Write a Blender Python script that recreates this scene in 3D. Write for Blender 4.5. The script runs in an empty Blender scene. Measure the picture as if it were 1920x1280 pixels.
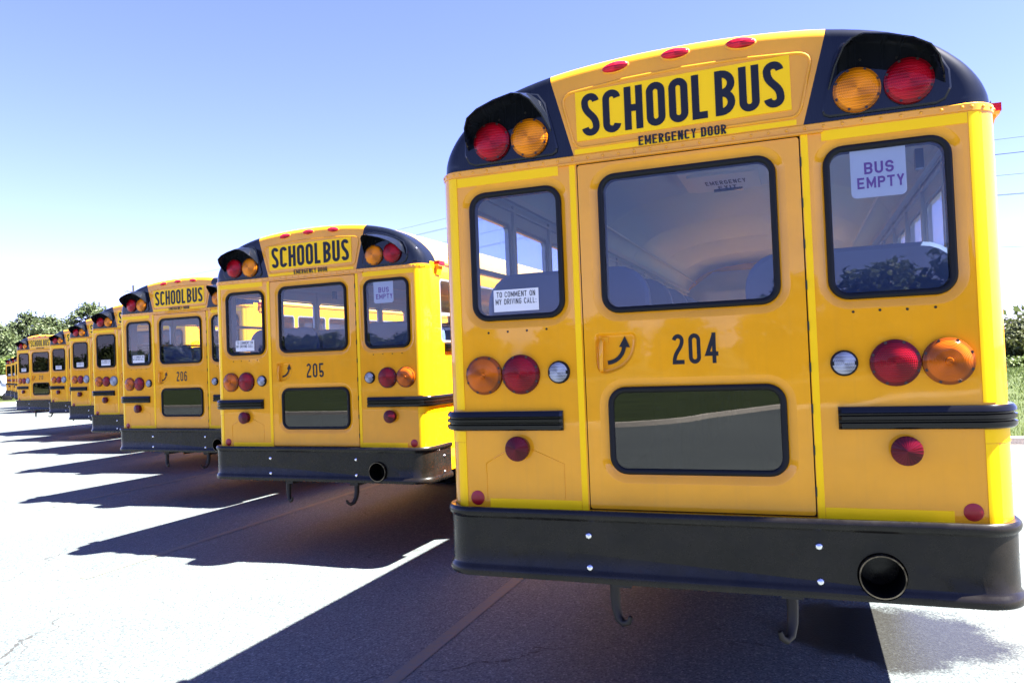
import bpy, bmesh, math, random
import numpy as np
from mathutils import Vector, Matrix
from mathutils.geometry import tessellate_polygon
random.seed(7)
R_ = math.radians
scn = bpy.context.scene
COL = scn.collection

# ------------------------------------------------------------------ camera, sky, sun, exposure
FPX = 1430.236
yaw, pit, rol = R_(20.5652), R_(1.39569), R_(-2.1985)
fw = Vector((-math.sin(yaw)*math.cos(pit), math.cos(yaw)*math.cos(pit), math.sin(pit)))
rt = Vector((math.cos(yaw), math.sin(yaw), 0)); up = rt.cross(fw)
r2 = math.cos(rol)*rt + math.sin(rol)*up
u2 = -math.sin(rol)*rt + math.cos(rol)*up
CAM = Vector((0.46066, -3.57664, 1.89075))
cd = bpy.data.cameras.new('camera'); cd.sensor_width = 36; cd.lens = FPX/1920*36
cd.clip_start = .05; cd.clip_end = 6000
cam = bpy.data.objects.new('camera', cd); COL.objects.link(cam)
M = Matrix.Identity(4)
for i in range(3):
    M[i][0] = r2[i]; M[i][1] = u2[i]; M[i][2] = -fw[i]; M[i][3] = CAM[i]
cam.matrix_world = M
scn.camera = cam

SUN = Vector((.645, .065, 1.0)).normalized()
elev = math.asin(SUN.z); azim = math.atan2(SUN.x, SUN.y)
w = bpy.data.worlds.new('World'); scn.world = w; w.use_nodes = True
nt = w.node_tree; bg = nt.nodes['Background']
sky = nt.nodes.new('ShaderNodeTexSky'); sky.sky_type = 'NISHITA'; sky.sun_disc = False
sky.sun_elevation = elev; sky.sun_rotation = azim
sky.altitude = 100; sky.air_density = .86; sky.dust_density = .1; sky.ozone_density = 4.0
wb = nt.nodes.new('ShaderNodeMix'); wb.data_type = 'RGBA'; wb.blend_type = 'MULTIPLY'; wb.inputs[0].default_value = 1
wb.inputs[7].default_value = (.725, .585, .92, 1)      # the camera's cool, slightly magenta daylight balance
nt.links.new(sky.outputs[0], wb.inputs[6]); nt.links.new(wb.outputs[2], bg.inputs[0]); bg.inputs[1].default_value = .054
sl = bpy.data.lights.new('sun', 'SUN'); sl.energy = 5.0; sl.angle = R_(.53); sl.color = (1, .955, .89)
so = bpy.data.objects.new('sun', sl); COL.objects.link(so)
so.rotation_euler = SUN.to_track_quat('Z', 'Y').to_euler(); so.location = (20, 5, 30)
vs = scn.view_settings
vs.view_transform = 'Standard'; vs.look = 'None'; vs.gamma = 1; vs.use_curve_mapping = False
vs.exposure = 3.25

# ------------------------------------------------------------------ materials
def mat(name, col, rough=.5, metal=0, coat=0, coatr=.03, spec=.5, trans=0):
    m = bpy.data.materials.new(name); m.use_nodes = True
    b = m.node_tree.nodes['Principled BSDF']
    b.inputs['Base Color'].default_value = (*col, 1); b.inputs['Roughness'].default_value = rough
    b.inputs['Metallic'].default_value = metal; b.inputs['Coat Weight'].default_value = coat
    b.inputs['Coat Roughness'].default_value = coatr
    b.inputs['Specular IOR Level'].default_value = spec
    return m
def N(m, t, **k):
    n = m.node_tree.nodes.new(t)
    for a, v in k.items():
        if a in n.inputs: n.inputs[a].default_value = v
        else: setattr(n, a, v)
    return n
def L(m, a, b): m.node_tree.links.new(a, b)
def P(m): return m.node_tree.nodes['Principled BSDF']
def ocoord(m): return N(m, 'ShaderNodeTexCoord').outputs['Object']
def ramp(m, src, stops):
    r = N(m, 'ShaderNodeValToRGB'); e = r.color_ramp.elements
    e[0].position, e[0].color = stops[0][0], (*stops[0][1], 1)
    e[1].position, e[1].color = stops[-1][0], (*stops[-1][1], 1)
    for p, c in stops[1:-1]:
        x = e.new(p); x.color = (*c, 1)
    L(m, src, r.inputs[0]); return r.outputs[0]
def mix(m, f, a, b, mode='MIX'):
    n = N(m, 'ShaderNodeMix', data_type='RGBA', blend_type=mode)
    for s, v in ((n.inputs[0], f), (n.inputs[6], a), (n.inputs[7], b)):
        if hasattr(v, 'links'): L(m, v, s)
        elif isinstance(v, (int, float)): s.default_value = v
        else: s.default_value = (*v, 1)
    return n.outputs[2]
def math_(m, op, a, b=0., c=None):
    n = N(m, 'ShaderNodeMath', operation=op)
    for i, v in enumerate((a, b, c)):
        if v is None: continue
        if hasattr(v, 'links'): L(m, v, n.inputs[i])
        else: n.inputs[i].default_value = v
    return n.outputs[0]
def bump(m, h, strength=.3, dist=.01, to='Normal'):
    b = N(m, 'ShaderNodeBump'); b.inputs['Strength'].default_value = strength; b.inputs['Distance'].default_value = dist
    L(m, h, b.inputs['Height']); L(m, b.outputs[0], P(m).inputs[to]); return b
def noise(m, co, scale, detail=3, rough=.55):
    n = N(m, 'ShaderNodeTexNoise'); n.inputs['Scale'].default_value = scale; n.inputs['Detail'].default_value = detail
    n.inputs['Roughness'].default_value = rough
    L(m, co, n.inputs['Vector']); return n.outputs['Fac']

def paint(name, col, var=.06):
    m = mat(name, col, .5, 0, .8, .025, .12)
    co = ocoord(m)
    n = noise(m, co, 3.1, 5)
    dk = tuple(c*(1-var*2) for c in col)
    c1 = ramp(m, n, [(.3, dk), (.62, col)])
    mp = N(m, 'ShaderNodeMapping'); L(m, co, mp.inputs[0]); mp.inputs['Scale'].default_value = (38, 38, .9)
    st_ = noise(m, mp.outputs[0], 1.0, 3)
    c1 = mix(m, math_(m, 'MULTIPLY', ramp(m, st_, [(.52, (0,)*3), (.72, (1,)*3)]), .14), c1, tuple(x*.72+.02 for x in col))
    L(m, c1, P(m).inputs['Base Color'])
    # panels are never perfectly flat: long soft waves plus orange peel
    wv = noise(m, co, 1.7, 1); fine = noise(m, co, 260, 1)
    h = math_(m, 'ADD', math_(m, 'MULTIPLY', wv, 1.0), math_(m, 'MULTIPLY', fine, .0016))
    bump(m, h, .16, .022, 'Coat Normal')
    dn = noise(m, co, 9, 6)
    L(m, ramp(m, dn, [(.4, (.01,)*3), (.75, (.05,)*3)]), P(m).inputs['Coat Roughness'])
    return m
YEL = paint('school_bus_yellow', (.84, .342, .003))
ROOF = paint('roof_cream_yellow', (.70, .44, .10))
BLK = paint('gloss_black_paint', (.004, .0055, .010), .0)
P(BLK).inputs['Specular IOR Level'].default_value = .02; P(BLK).inputs['Coat Weight'].default_value = .6
TAPE = mat('reflective_yellow_tape', (1.0, .575, .0), .4, spec=.2)
_n = N(TAPE, 'ShaderNodeTexVoronoi'); _n.inputs['Scale'].default_value = 420; L(TAPE, ocoord(TAPE), _n.inputs['Vector'])
bump(TAPE, _n.outputs['Distance'], .12, .001)
RAIL = mat('black_rail_paint', (.004, .004, .0045), .14, spec=.3)
BUMP = mat('bumper_black', (.012, .011, .010), .33, spec=.25)
_c = ocoord(BUMP); _a = noise(BUMP, _c, 4.5, 8, .7)
L(BUMP, ramp(BUMP, _a, [(.35, (.004, .0035, .003)), (.7, (.013, .0105, .008))]), P(BUMP).inputs['Base Color'])
L(BUMP, ramp(BUMP, noise(BUMP, _c, 13, 6), [(.3, (.17,)*3), (.7, (.38,)*3)]), P(BUMP).inputs['Roughness'])
bump(BUMP, noise(BUMP, _c, 2.2, 3), .25, .01)
RUB = mat('window_rubber', (.006, .006, .0065), .5, spec=.2)
INK = mat('black_lettering', (.006, .006, .009), .42, spec=.3)
PUR = mat('purple_lettering', (.19, .035, .22), .6, spec=.2)
WHT = mat('white_placard', (.68, .66, .63), .55, spec=.2)
CHR = mat('bolt_steel', (.72, .72, .74), .22, 1)
ALU = mat('window_aluminium', (.34, .36, .40), .38, .6)
DRK = mat('underbody_black', (.012, .011, .010), .7)
TYR = mat('tyre_rubber', (.014, .014, .014), .8, spec=.2)
RIM = mat('wheel_rim', (.02, .02, .02), .4)
INT = mat('interior_panel', (.48, .49, .52), .38)
CEI = mat('ceiling_panel', (.44, .51, .56), .4)
bump(CEI, noise(CEI, ocoord(CEI), 2.5, 3), .4, .02)
SEAT = mat('seat_vinyl', (.10, .155, .27), .42)
bump(SEAT, noise(SEAT, ocoord(SEAT), 6, 4), .25, .01)
FLR = mat('rubber_floor', (.03, .03, .032), .7)
PIPE = mat('exhaust_steel', (.25, .22, .17), .35, .9)
_c = ocoord(PIPE); L(PIPE, ramp(PIPE, noise(PIPE, _c, 25, 5), [(.35, (.04, .033, .025)), (.7, (.24, .20, .14))]), P(PIPE).inputs['Base Color'])
SOOT = mat('exhaust_soot', (.003, .003, .003), .95, spec=.05)
RUST = mat('hook_steel', (.014, .011, .009), .6, .3)
SCRW = mat('screw_dark', (.02, .008, .004), .5)

def lens(name, col, ring=0, rib=0, radial=0, rough=.12, r_fl=True):
    m = mat(name, col, rough, 0, .2, .03, .12)
    co = ocoord(m)
    sep = N(m, 'ShaderNodeSeparateXYZ'); L(m, co, sep.inputs[0])
    r = math_(m, 'SQRT', math_(m, 'ADD', math_(m, 'POWER', sep.outputs[0], 2), math_(m, 'POWER', sep.outputs[2], 2)))
    a = math_(m, 'ARCTAN2', sep.outputs[2], sep.outputs[0])
    h = None
    def add(x):
        nonlocal h
        h = x if h is None else math_(m, 'ADD', h, x)
    if ring: add(math_(m, 'SINE', math_(m, 'MULTIPLY', r, ring)))
    if rib: add(math_(m, 'SINE', math_(m, 'MULTIPLY', sep.outputs[2], rib)))
    if radial: add(math_(m, 'SINE', math_(m, 'MULTIPLY', a, radial)))
    bump(m, h, .3, .0015)
    # lighter and darker glints of a reflector bowl, painted into the lens colour
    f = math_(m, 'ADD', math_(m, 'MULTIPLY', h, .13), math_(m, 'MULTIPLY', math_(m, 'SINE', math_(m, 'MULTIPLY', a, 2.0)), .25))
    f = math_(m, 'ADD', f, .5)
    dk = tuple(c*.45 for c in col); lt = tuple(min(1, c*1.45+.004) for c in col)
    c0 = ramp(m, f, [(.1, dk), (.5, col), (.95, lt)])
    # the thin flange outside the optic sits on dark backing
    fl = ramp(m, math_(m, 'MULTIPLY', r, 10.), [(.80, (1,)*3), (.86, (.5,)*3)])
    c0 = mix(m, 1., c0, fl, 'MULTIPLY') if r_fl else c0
    L(m, c0, P(m).inputs['Base Color'])
    return m
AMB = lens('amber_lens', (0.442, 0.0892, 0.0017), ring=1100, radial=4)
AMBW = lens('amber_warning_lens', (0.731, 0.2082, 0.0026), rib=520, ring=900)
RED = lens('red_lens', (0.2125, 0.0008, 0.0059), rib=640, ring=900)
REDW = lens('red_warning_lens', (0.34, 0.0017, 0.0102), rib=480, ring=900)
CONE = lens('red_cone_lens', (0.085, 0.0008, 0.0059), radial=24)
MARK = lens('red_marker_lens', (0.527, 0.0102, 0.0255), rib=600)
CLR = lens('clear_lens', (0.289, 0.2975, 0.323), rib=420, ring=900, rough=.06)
REFL = mat('red_reflector', (0.306, 0.0034, 0.0085), .35)

def glass(name, tint, f0=.038, k=1.0):
    m = bpy.data.materials.new(name); m.use_nodes = True; n = m.node_tree.nodes
    n.remove(n['Principled BSDF']); out = n['Material Output']
    g = N(m, 'ShaderNodeNewGeometry')
    d = N(m, 'ShaderNodeVectorMath', operation='DOT_PRODUCT'); L(m, g.outputs['Normal'], d.inputs[0]); L(m, g.outputs['Incoming'], d.inputs[1])
    c = math_(m, 'ABSOLUTE', d.outputs['Value'])
    F = math_(m, 'ADD', math_(m, 'MULTIPLY', math_(m, 'POWER', math_(m, 'SUBTRACT', 1., c), 5.), 1-f0), f0)
    F = math_(m, 'MULTIPLY', F, k)
    t = N(m, 'ShaderNodeBsdfTransparent'); t.inputs[0].default_value = (*tint, 1)
    gl = N(m, 'ShaderNodeBsdfGlossy'); gl.inputs['Roughness'].default_value = 0
    mx = N(m, 'ShaderNodeMixShader'); L(m, F, mx.inputs[0]); L(m, t.outputs[0], mx.inputs[1]); L(m, gl.outputs[0], mx.inputs[2])
    L(m, mx.outputs[0], out.inputs[0]); return m
GLS = glass('window_glass', (.80, .83, .88))
GLSS = glass('side_window_glass', (.96, .97, .98))
GLSL = glass('lower_window_glass', (.24, .24, .245), .07)
GLSD = glass('tinted_window_glass', (.27, .26, .25))

# ------------------------------------------------------------------ mesh builder
def rr(x0, x1, z0, z1, r, n=7):
    p = []
    for cx, cz, a0 in ((x1-r, z1-r, 0), (x0+r, z1-r, 90), (x0+r, z0+r, 180), (x1-r, z0+r, 270)):
        for i in range(n+1):
            a = R_(a0 + 90*i/n); p.append((cx+r*math.cos(a), cz+r*math.sin(a)))
    return p
class MB:
    def __init__(s): s.v = []; s.f = []; s.m = []; s.fl = set()
    def add(s, vs, fs, m=0):
        o = len(s.v); s.v += [tuple(v) for v in vs]
        s.f += [tuple(i+o for i in f) for f in fs]; s.m += [m]*len(fs)
    def box(s, x0, x1, y0, y1, z0, z1, m=0):
        s.add([(x, y, z) for x in (x0, x1) for y in (y0, y1) for z in (z0, z1)],
              [(0, 1, 3, 2), (4, 6, 7, 5), (0, 4, 5, 1), (2, 3, 7, 6), (0, 2, 6, 4), (1, 5, 7, 3)], m)
    def bridge(s, loops, closed=True, m=0):
        n = len(loops[0]); vs = [v for l in loops for v in l]; fs = []
        for k in range(len(loops)-1):
            for i in range(n if closed else n-1):
                j = (i+1) % n; fs.append((k*n+i, k*n+j, (k+1)*n+j, (k+1)*n+i))
        s.add(vs, fs, m)
    def plate(s, outer, holes, to3, m=0):
        loops = [outer]+holes
        t = tessellate_polygon([[Vector((a, b, 0)) for a, b in l] for l in loops])
        k = len(s.f); s.add([to3(a, b) for l in loops for a, b in l], t, m); s.fl |= set(range(k, len(s.f)))
    def prism(s, poly, y0, y1, m=0, back=True):
        n = len(poly); t = tessellate_polygon([[Vector((a, b, 0)) for a, b in poly]])
        k = len(s.f); s.add([(a, y0, b) for a, b in poly], t, m); s.fl |= set(range(k, len(s.f)))
        if back: s.add([(a, y1, b) for a, b in poly], t, m)
        s.bridge([[(a, y0, b) for a, b in poly], [(a, y1, b) for a, b in poly]], True, m)
    def tube(s, pts, r, n=8, m=0, closed=False, caps=True):
        pts = [Vector(p) for p in pts]; loops = []; k = len(pts)
        rs = r if isinstance(r, (list, tuple)) else [r]*k
        ref = None
        for i, p in enumerate(pts):
            a = pts[(i-1) % k] if (closed or i) else p; b = pts[(i+1) % k] if (closed or i < k-1) else p
            t = (b-a).normalized()
            if ref is None: ref = t.orthogonal().normalized()
            ref = (ref - t*ref.dot(t)).normalized(); q = t.cross(ref)
            loops.append([p + rs[i]*(math.cos(2*math.pi*j/n)*ref + math.sin(2*math.pi*j/n)*q) for j in range(n)])
        if closed: loops.append(loops[0])
        s.bridge(loops, True, m)
        if caps and not closed:
            s.add(loops[0], [tuple(range(n))], m); s.add(loops[-1], [tuple(range(n))], m)
    def lathe(s, prof, c=(0, 0, 0), n=32, m=0, ax='y'):
        loops = []
        for r, d in prof:
            l = []
            for j in range(n):
                a = 2*math.pi*j/n; u, v = r*math.cos(a), r*math.sin(a)
                l.append((c[0]+u, c[1]+d, c[2]+v) if ax == 'y' else (c[0]+d, c[1]+u, c[2]+v) if ax == 'x' else (c[0]+u, c[1]+v, c[2]+d))
            loops.append(l)
        s.bridge(loops, True, m)
    def sweep(s, path, prof, m=0, caps=True):
        """path: (x, y, nx, ny) with outward normal; prof: (d outward, z)"""
        loops = [[(x+nx*d, y+ny*d, z) for d, z in prof] for x, y, nx, ny in path]
        s.bridge(loops, False, m)
        if caps:
            for l in (loops[0], loops[-1]): s.add(l, [tuple(range(len(l)))], m)
    def ellipsoid(s, c, rx, ry, rz, nu=20, nv=10, m=0):
        loops = []
        for i in range(nv+1):
            b = math.pi*(i/nv-.5)
            loops.append([(c[0]+rx*math.cos(b)*math.cos(2*math.pi*j/nu), c[1]+ry*math.cos(b)*math.sin(2*math.pi*j/nu), c[2]+rz*math.sin(b)) for j in range(nu)])
        s.bridge(loops, True, m)
    def shift(s, d):
        s.v = [(a+d[0], b+d[1], c+d[2]) for a, b, c in s.v]
    def mesh(s, name, mats, smooth=None):
        me = bpy.data.meshes.new(name); me.from_pydata(s.v, [], s.f)
        for m in (mats if isinstance(mats, (list, tuple)) else [mats]): me.materials.append(m)
        me.polygons.foreach_set('material_index', s.m)
        if smooth: me.polygons.foreach_set('use_smooth', [i not in s.fl for i in range(len(s.f))])
        bm = bmesh.new(); bm.from_mesh(me)
        bmesh.ops.remove_doubles(bm, verts=bm.verts, dist=2e-5)
        bmesh.ops.recalc_face_normals(bm, faces=bm.faces)
        bm.to_mesh(me); bm.free()
        if smooth:
            sm = np.zeros(len(me.polygons), bool); me.polygons.foreach_get('use_smooth', sm)
            me.set_sharp_from_angle(angle=R_(smooth)); me.polygons.foreach_set('use_smooth', sm)   # flat sheet stays flat
        me.update(); return me
    def build(s, name, mats, parent=None, smooth=None, loc=(0, 0, 0)):
        return link(name, s.mesh(name, mats, smooth), parent, loc)
def link(name, me, parent=None, loc=(0, 0, 0), rz=0):
    o = bpy.data.objects.new(name, me); COL.objects.link(o); o.location = loc
    o.rotation_euler = (0, 0, rz)
    if parent: o.parent = parent
    return o
def tag(o, label=None, cat=None, group=None, kind=None):
    for k, v in (('label', label), ('category', cat), ('group', group), ('kind', kind)):
        if v: o[k] = v
    return o
def empty(name, loc, rz=0):
    o = link(name, None, None, loc, rz); o.empty_display_size = .3; return o
def copy_tree(o, parent=None):
    c = o.copy(); COL.objects.link(c)
    if parent: c.parent = parent
    for ch in o.children: copy_tree(ch, c)
    return c

# ------------------------------------------------------------------ lettering
def arc(cx, cy, r, a0, a1, n=12, ry=None):
    ry = ry or r
    return [(cx+r*math.cos(R_(a0+(a1-a0)*i/n)), cy+ry*math.sin(R_(a0+(a1-a0)*i/n))) for i in range(n+1)]
def bez(p0, p1, p2, p3, n=10):
    return [tuple((1-t)**3*a+3*t*(1-t)**2*b+3*t*t*(1-t)*c+t**3*d for a, b, c, d in zip(p0, p1, p2, p3)) for t in [i/n for i in range(1, n)]]
def glyph(ch, w, t):
    a = t/2; l, r, b, tp = a, w-a, a, 1-a; k = (r-l)/2; cx = (l+r)/2
    O = arc(cx, tp-k, k, 0, 180)+arc(cx, b+k, k, 180, 360)
    sc = bez((l, tp-k), (l, tp-k-.30), (r, b+k+.30), (r, b+k))
    m = .5
    kb = (tp-m)/2; kl = (m-b)/2
    bt = [(l, tp), (r-kb, tp)]+arc(r-kb, m+kb, kb, 90, -90, 10)+[(l, m)]
    bl = [(l, m), (r-kl, m)]+arc(r-kl, b+kl, kl, 90, -90, 10)+[(l, b)]
    G = {
     'S': [arc(cx, tp-k, k, 5, 180)+sc+arc(cx, b+k, k, 0, -175)],
     'C': [arc(cx, tp-k, k, 5, 180)+arc(cx, b+k, k, 180, 355)],
     'G': [arc(cx, tp-k, k, 5, 180)+arc(cx, b+k, k, 180, 360)+[(r, .47), (cx, .47)]],
     'X': [[(l, 0), (r, 1)], [(l, 1), (r, 0)]], 'H': [[(l, 0), (l, 1)], [(r, 0), (r, 1)], [(l, .5), (r, .5)]],
     'O': [O+[O[0]]], '0': [O+[O[0]]], 'D': [[(l, 0), (l, 1)], [(l, tp), (r-k, tp)]+arc(r-k, tp-k, k, 90, 0, 8)+arc(r-k, b+k, k, 0, -90, 8)+[(l, b)]],
     'L': [[(l, 1), (l, b), (w*.92, b)]], 'B': [[(l, 0), (l, 1)], bt, bl],
     'U': [[(l, 1)]+arc(cx, b+k, k, 180, 360)+[(r, 1)]],
     'E': [[(w*.95, tp), (l, tp), (l, b), (w*.95, b)], [(l, .5), (w*.85, .5)]],
     'M': [[(l, 0), (l, 1)], [(r, 0), (r, 1)], [(l, 1-a), (cx, .25), (r, 1-a)]],
     'R': [[(l, 0), (l, 1)], bt, [(l+k*.8, m), (r, 0)]], 'N': [[(l, 0), (l, 1)], [(r, 0), (r, 1)], [(l, 1), (r, 0)]],
     'Y': [[(l, 1), (cx, .45), (r, 1)], [(cx, .45), (cx, 0)]],
     '2': [arc(cx, tp-k, k, 170, 0)+bez((r, tp-k), (r, .52), (l, .42), (l, b))+[(l, b), (w, b)]],
     '4': [[(r-.05, 0), (r-.05, 1)], [(r-.05, tp), (l, .31), (w+.03, .31)]],
     '5': [[(w*.95, tp), (l+.01, tp), (l, .52)]+arc(cx, b+k+.06, k, 140, -5, 10)+arc(cx, b+k, k, 0, -170)],
     '6': [arc(cx, tp-k, k, 10, 180)+arc(cx, b+k, k, 180, 360)+arc(cx, .58-k, k, 0, 170)],
     '7': [[(l-a, tp), (r, tp), (cx-.05, 0)]], '8': [arc(cx, tp-k, k, -90, 270, 20), arc(cx, b+k+.02, k, -90, 270, 20)],
     'P': [[(l, 0), (l, 1)], bt], 'T': [[(cx, 0), (cx, 1)], [(0, tp), (w, tp)]], 'I': [[(cx, 0), (cx, 1)]], 'V': [[(l, 1), (cx, a), (r, 1)]], 'A': [[(l, 0), (cx, 1-a), (r, 0)], [(l+.08*w, .3), (r-.08*w, .3)]],
     ':': [[(cx, .05), (cx, .2)], [(cx, .55), (cx, .7)]],
     '9': [arc(cx, b+k, k, -170, 0)+arc(cx, tp-k, k, 0, 180)+arc(cx, .42+k, k, 180, 350)], '1': [[(cx, 0), (cx, 1)], [(cx, 1-a), (l, .8)]],
    }
    return G.get(ch, [])
def ribbon(mb, pts, t, f, y):
    p = []
    for q in pts:
        if not p or math.hypot(q[0]-p[-1][0], q[1]-p[-1][1]) > 1e-4: p.append(q)
    closed = math.hypot(p[0][0]-p[-1][0], p[0][1]-p[-1][1]) < 1e-3
    if closed: p = p[:-1]
    n = len(p); A, B = [], []
    for i in range(n):
        a = p[(i-1) % n] if (closed or i) else None; b = p[(i+1) % n] if (closed or i < n-1) else None
        ds = []
        if a: d = (p[i][0]-a[0], p[i][1]-a[1]); h = math.hypot(*d); ds.append((d[0]/h, d[1]/h))
        if b: d = (b[0]-p[i][0], b[1]-p[i][1]); h = math.hypot(*d); ds.append((d[0]/h, d[1]/h))
        nx = sum(-d[1] for d in ds); ny = sum(d[0] for d in ds); h = math.hypot(nx, ny) or 1
        nx /= h; ny /= h; c = max(.45, -nx*ds[0][1]+ny*ds[0][0]); s = t/2/c
        A.append(f(p[i][0]+nx*s, p[i][1]+ny*s, y)); B.append(f(p[i][0]-nx*s, p[i][1]-ny*s, y))
    mb.bridge([A, B], closed)
def stroke_text(mb, txt, x0, x1, z0, z1, y, cw=.42, t=.155, gap=.105, space=.22):
    ws = [space if c == ' ' else cw*({'L': .86, '1': .5, 'M': 1.25, 'I': .3, ':': .3}.get(c, 1)) for c in txt]
    tot = sum(ws)+gap*(len(txt)-1); sx = (x1-x0)/tot; h = z1-z0; x = 0; e = 0
    for c, wd in zip(txt, ws):
        for st in glyph(c, wd, t):
            e += 1
            ribbon(mb, st, t, lambda a, b, yy, X=x: (x0+(X+a)*sx, yy, z0+b*h), y-.00012*(e % 4))
        x += wd+gap
def font_text(mb, txt, x0, x1, z0, z1, y, bold=0):
    cu = bpy.data.curves.new('lettering', 'FONT'); cu.body = txt; cu.size = 1; cu.offset = bold
    cu.resolution_u = 3
    o = bpy.data.objects.new('lettering', cu); COL.objects.link(o)
    dg = bpy.context.evaluated_depsgraph_get(); me = o.evaluated_get(dg).to_mesh()
    V = [v.co.copy() for v in me.vertices]; F = [tuple(p.vertices) for p in me.polygons]
    o.evaluated_get(dg).to_mesh_clear(); bpy.data.objects.remove(o); bpy.data.curves.remove(cu)
    a0, a1 = min(v.x for v in V), max(v.x for v in V); b0, b1 = min(v.y for v in V), max(v.y for v in V)
    mb.add([(x0+(v.x-a0)/(a1-a0)*(x1-x0), y, z0+(v.y-b0)/(b1-b0)*(z1-z0)) for v in V], F)

# ------------------------------------------------------------------ setting
def asphalt():
    m = mat('asphalt', (.12, .12, .12), .85, spec=.35)
    co = ocoord(m)
    big = noise(m, co, .35, 5); fine = noise(m, co, 48, 4, .8)
    vo = N(m, 'ShaderNodeTexVoronoi'); vo.inputs['Scale'].default_value = 88; L(m, co, vo.inputs['Vector'])
    agg = ramp(m, vo.outputs['Color'], [(0, (0.012, 0.0163, 0.0189)), (.4, (0.0568, 0.0722, 0.0765)), (.75, (0.1032, 0.123, 0.1221)), (1, (0.2322, 0.2623, 0.2537))])
    col = mix(m, .35, agg, ramp(m, fine, [(.36, (.022, .027, .029)), (.64, (.135, .155, .150))]))
    col = mix(m, 1., col, ramp(m, big, [(.3, (.82, .82, .84)), (.7, (1.12, 1.1, 1.07))]), 'MULTIPLY')
    # cracks: edges of big distorted cells, kept only in places
    nz = N(m, 'ShaderNodeTexNoise'); nz.inputs['Scale'].default_value = 1.1; nz.inputs['Detail'].default_value = 6; L(m, co, nz.inputs['Vector'])
    dv = N(m, 'ShaderNodeVectorMath', operation='MULTIPLY_ADD'); L(m, nz.outputs['Color'], dv.inputs[0]); dv.inputs[1].default_value = (1.5, 1.5, 0); L(m, co, dv.inputs[2])
    ce = N(m, 'ShaderNodeTexVoronoi', feature='DISTANCE_TO_EDGE'); ce.inputs['Scale'].default_value = .30; L(m, dv.outputs[0], ce.inputs['Vector'])
    msk = ramp(m, noise(m, co, .5, 3), [(.45, (0,)*3), (.56, (1,)*3)])
    wd = noise(m, co, 22, 4)
    ck = math_(m, 'LESS_THAN', ce.outputs['Distance'], math_(m, 'MULTIPLY', math_(m, 'SUBTRACT', wd, .36), .014))
    ck = math_(m, 'MULTIPLY', ck, msk)
    col = mix(m, math_(m, 'MULTIPLY', ck, .85), col, (.025, .024, .022))
    sp = math_(m, 'GREATER_THAN', noise(m, co, 14, 2), .755)
    col = mix(m, math_(m, 'MULTIPLY', sp, .6), col, (.035, .033, .03))
    # the damp patch the dripping tail pipe has left under the nearest bus
    mp = N(m, 'ShaderNodeMapping'); L(m, co, mp.inputs[0]); mp.inputs['Location'].default_value = (-.92/.78, -2.0/.62, 0)
    mp.inputs['Scale'].default_value = (1/.78, 1/.62, 0)
    ln = N(m, 'ShaderNodeVectorMath', operation='LENGTH'); L(m, mp.outputs[0], ln.inputs[0])
    wn = math_(m, 'ADD', ln.outputs['Value'], math_(m, 'MULTIPLY', math_(m, 'SUBTRACT', noise(m, co, 2.6, 4), .5), .9))
    wn = math_(m, 'ADD', wn, math_(m, 'MULTIPLY', math_(m, 'SUBTRACT', noise(m, co, 60, 2), .5), .35))
    wet = ramp(m, wn, [(.80, (1,)*3), (1.0, (0,)*3)])
    col = mix(m, wet, col, mix(m, .86, col, (.016, .014, .011)))
    L(m, col, P(m).inputs['Base Color'])
    L(m, mix(m, wet, (.85,)*3, (.30,)*3), P(m).inputs['Roughness'])
    L(m, mix(m, wet, (.35,)*3, (.16,)*3), P(m).inputs['Specular IOR Level'])
    h = math_(m, 'ADD', vo.outputs['Distance'], math_(m, 'MULTIPLY', fine, .8))
    b = bump(m, math_(m, 'SUBTRACT', h, math_(m, 'MULTIPLY', ck, 3.)), .75, .004)
    L(m, math_(m, 'SUBTRACT', .8, math_(m, 'MULTIPLY', wet, .62)), b.inputs['Strength'])
    return m
ASP = asphalt()
def mottled(name, a, b, scale, rough=.9, bs=.3, bd=.02, fs=30):
    m = mat(name, a, rough, spec=.2); co = ocoord(m)
    c = ramp(m, noise(m, co, scale, 5), [(.32, a), (.68, b)])
    c = mix(m, .5, c, ramp(m, noise(m, co, fs, 3, .7), [(.3, tuple(x*.6 for x in a)), (.7, tuple(x*1.35 for x in b))]))
    L(m, c, P(m).inputs['Base Color']); bump(m, noise(m, co, fs, 3), bs, bd); return m
GRS = mottled('lawn_grass', (0.0216, 0.0374, 0.0086), (0.0576, 0.072, 0.0187), .6, fs=22, bs=.9, bd=.05)
FLD = mottled('far_field', (0.0375, 0.0525, 0.015), (0.075, 0.0825, 0.03), .05, fs=1.2)
CONC = mottled('kerb_concrete', (0.306, 0.2805, 0.238), (0.408, 0.374, 0.323), 2.5, fs=40)
OLDA = mottled('older_asphalt', (0.0638, 0.062, 0.0595), (0.1105, 0.1062, 0.1003), 1.2, fs=60, bs=.5, bd=.004)

def sheet(name, pts, z, m):
    mb = MB(); mb.plate(pts, [], lambda a, b: (a, b, z)); o = mb.build(name, m); tag(o, kind='structure'); return o
sheet('ground', [(-2500, -2500), (2500, -2500), (2500, 2500), (-2500, 2500)], -.02, FLD)
sheet('parking_lot', [(-95, -46), (70, -46), (70, 20), (0, 40), (-95, 80)], 0, ASP)
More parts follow.
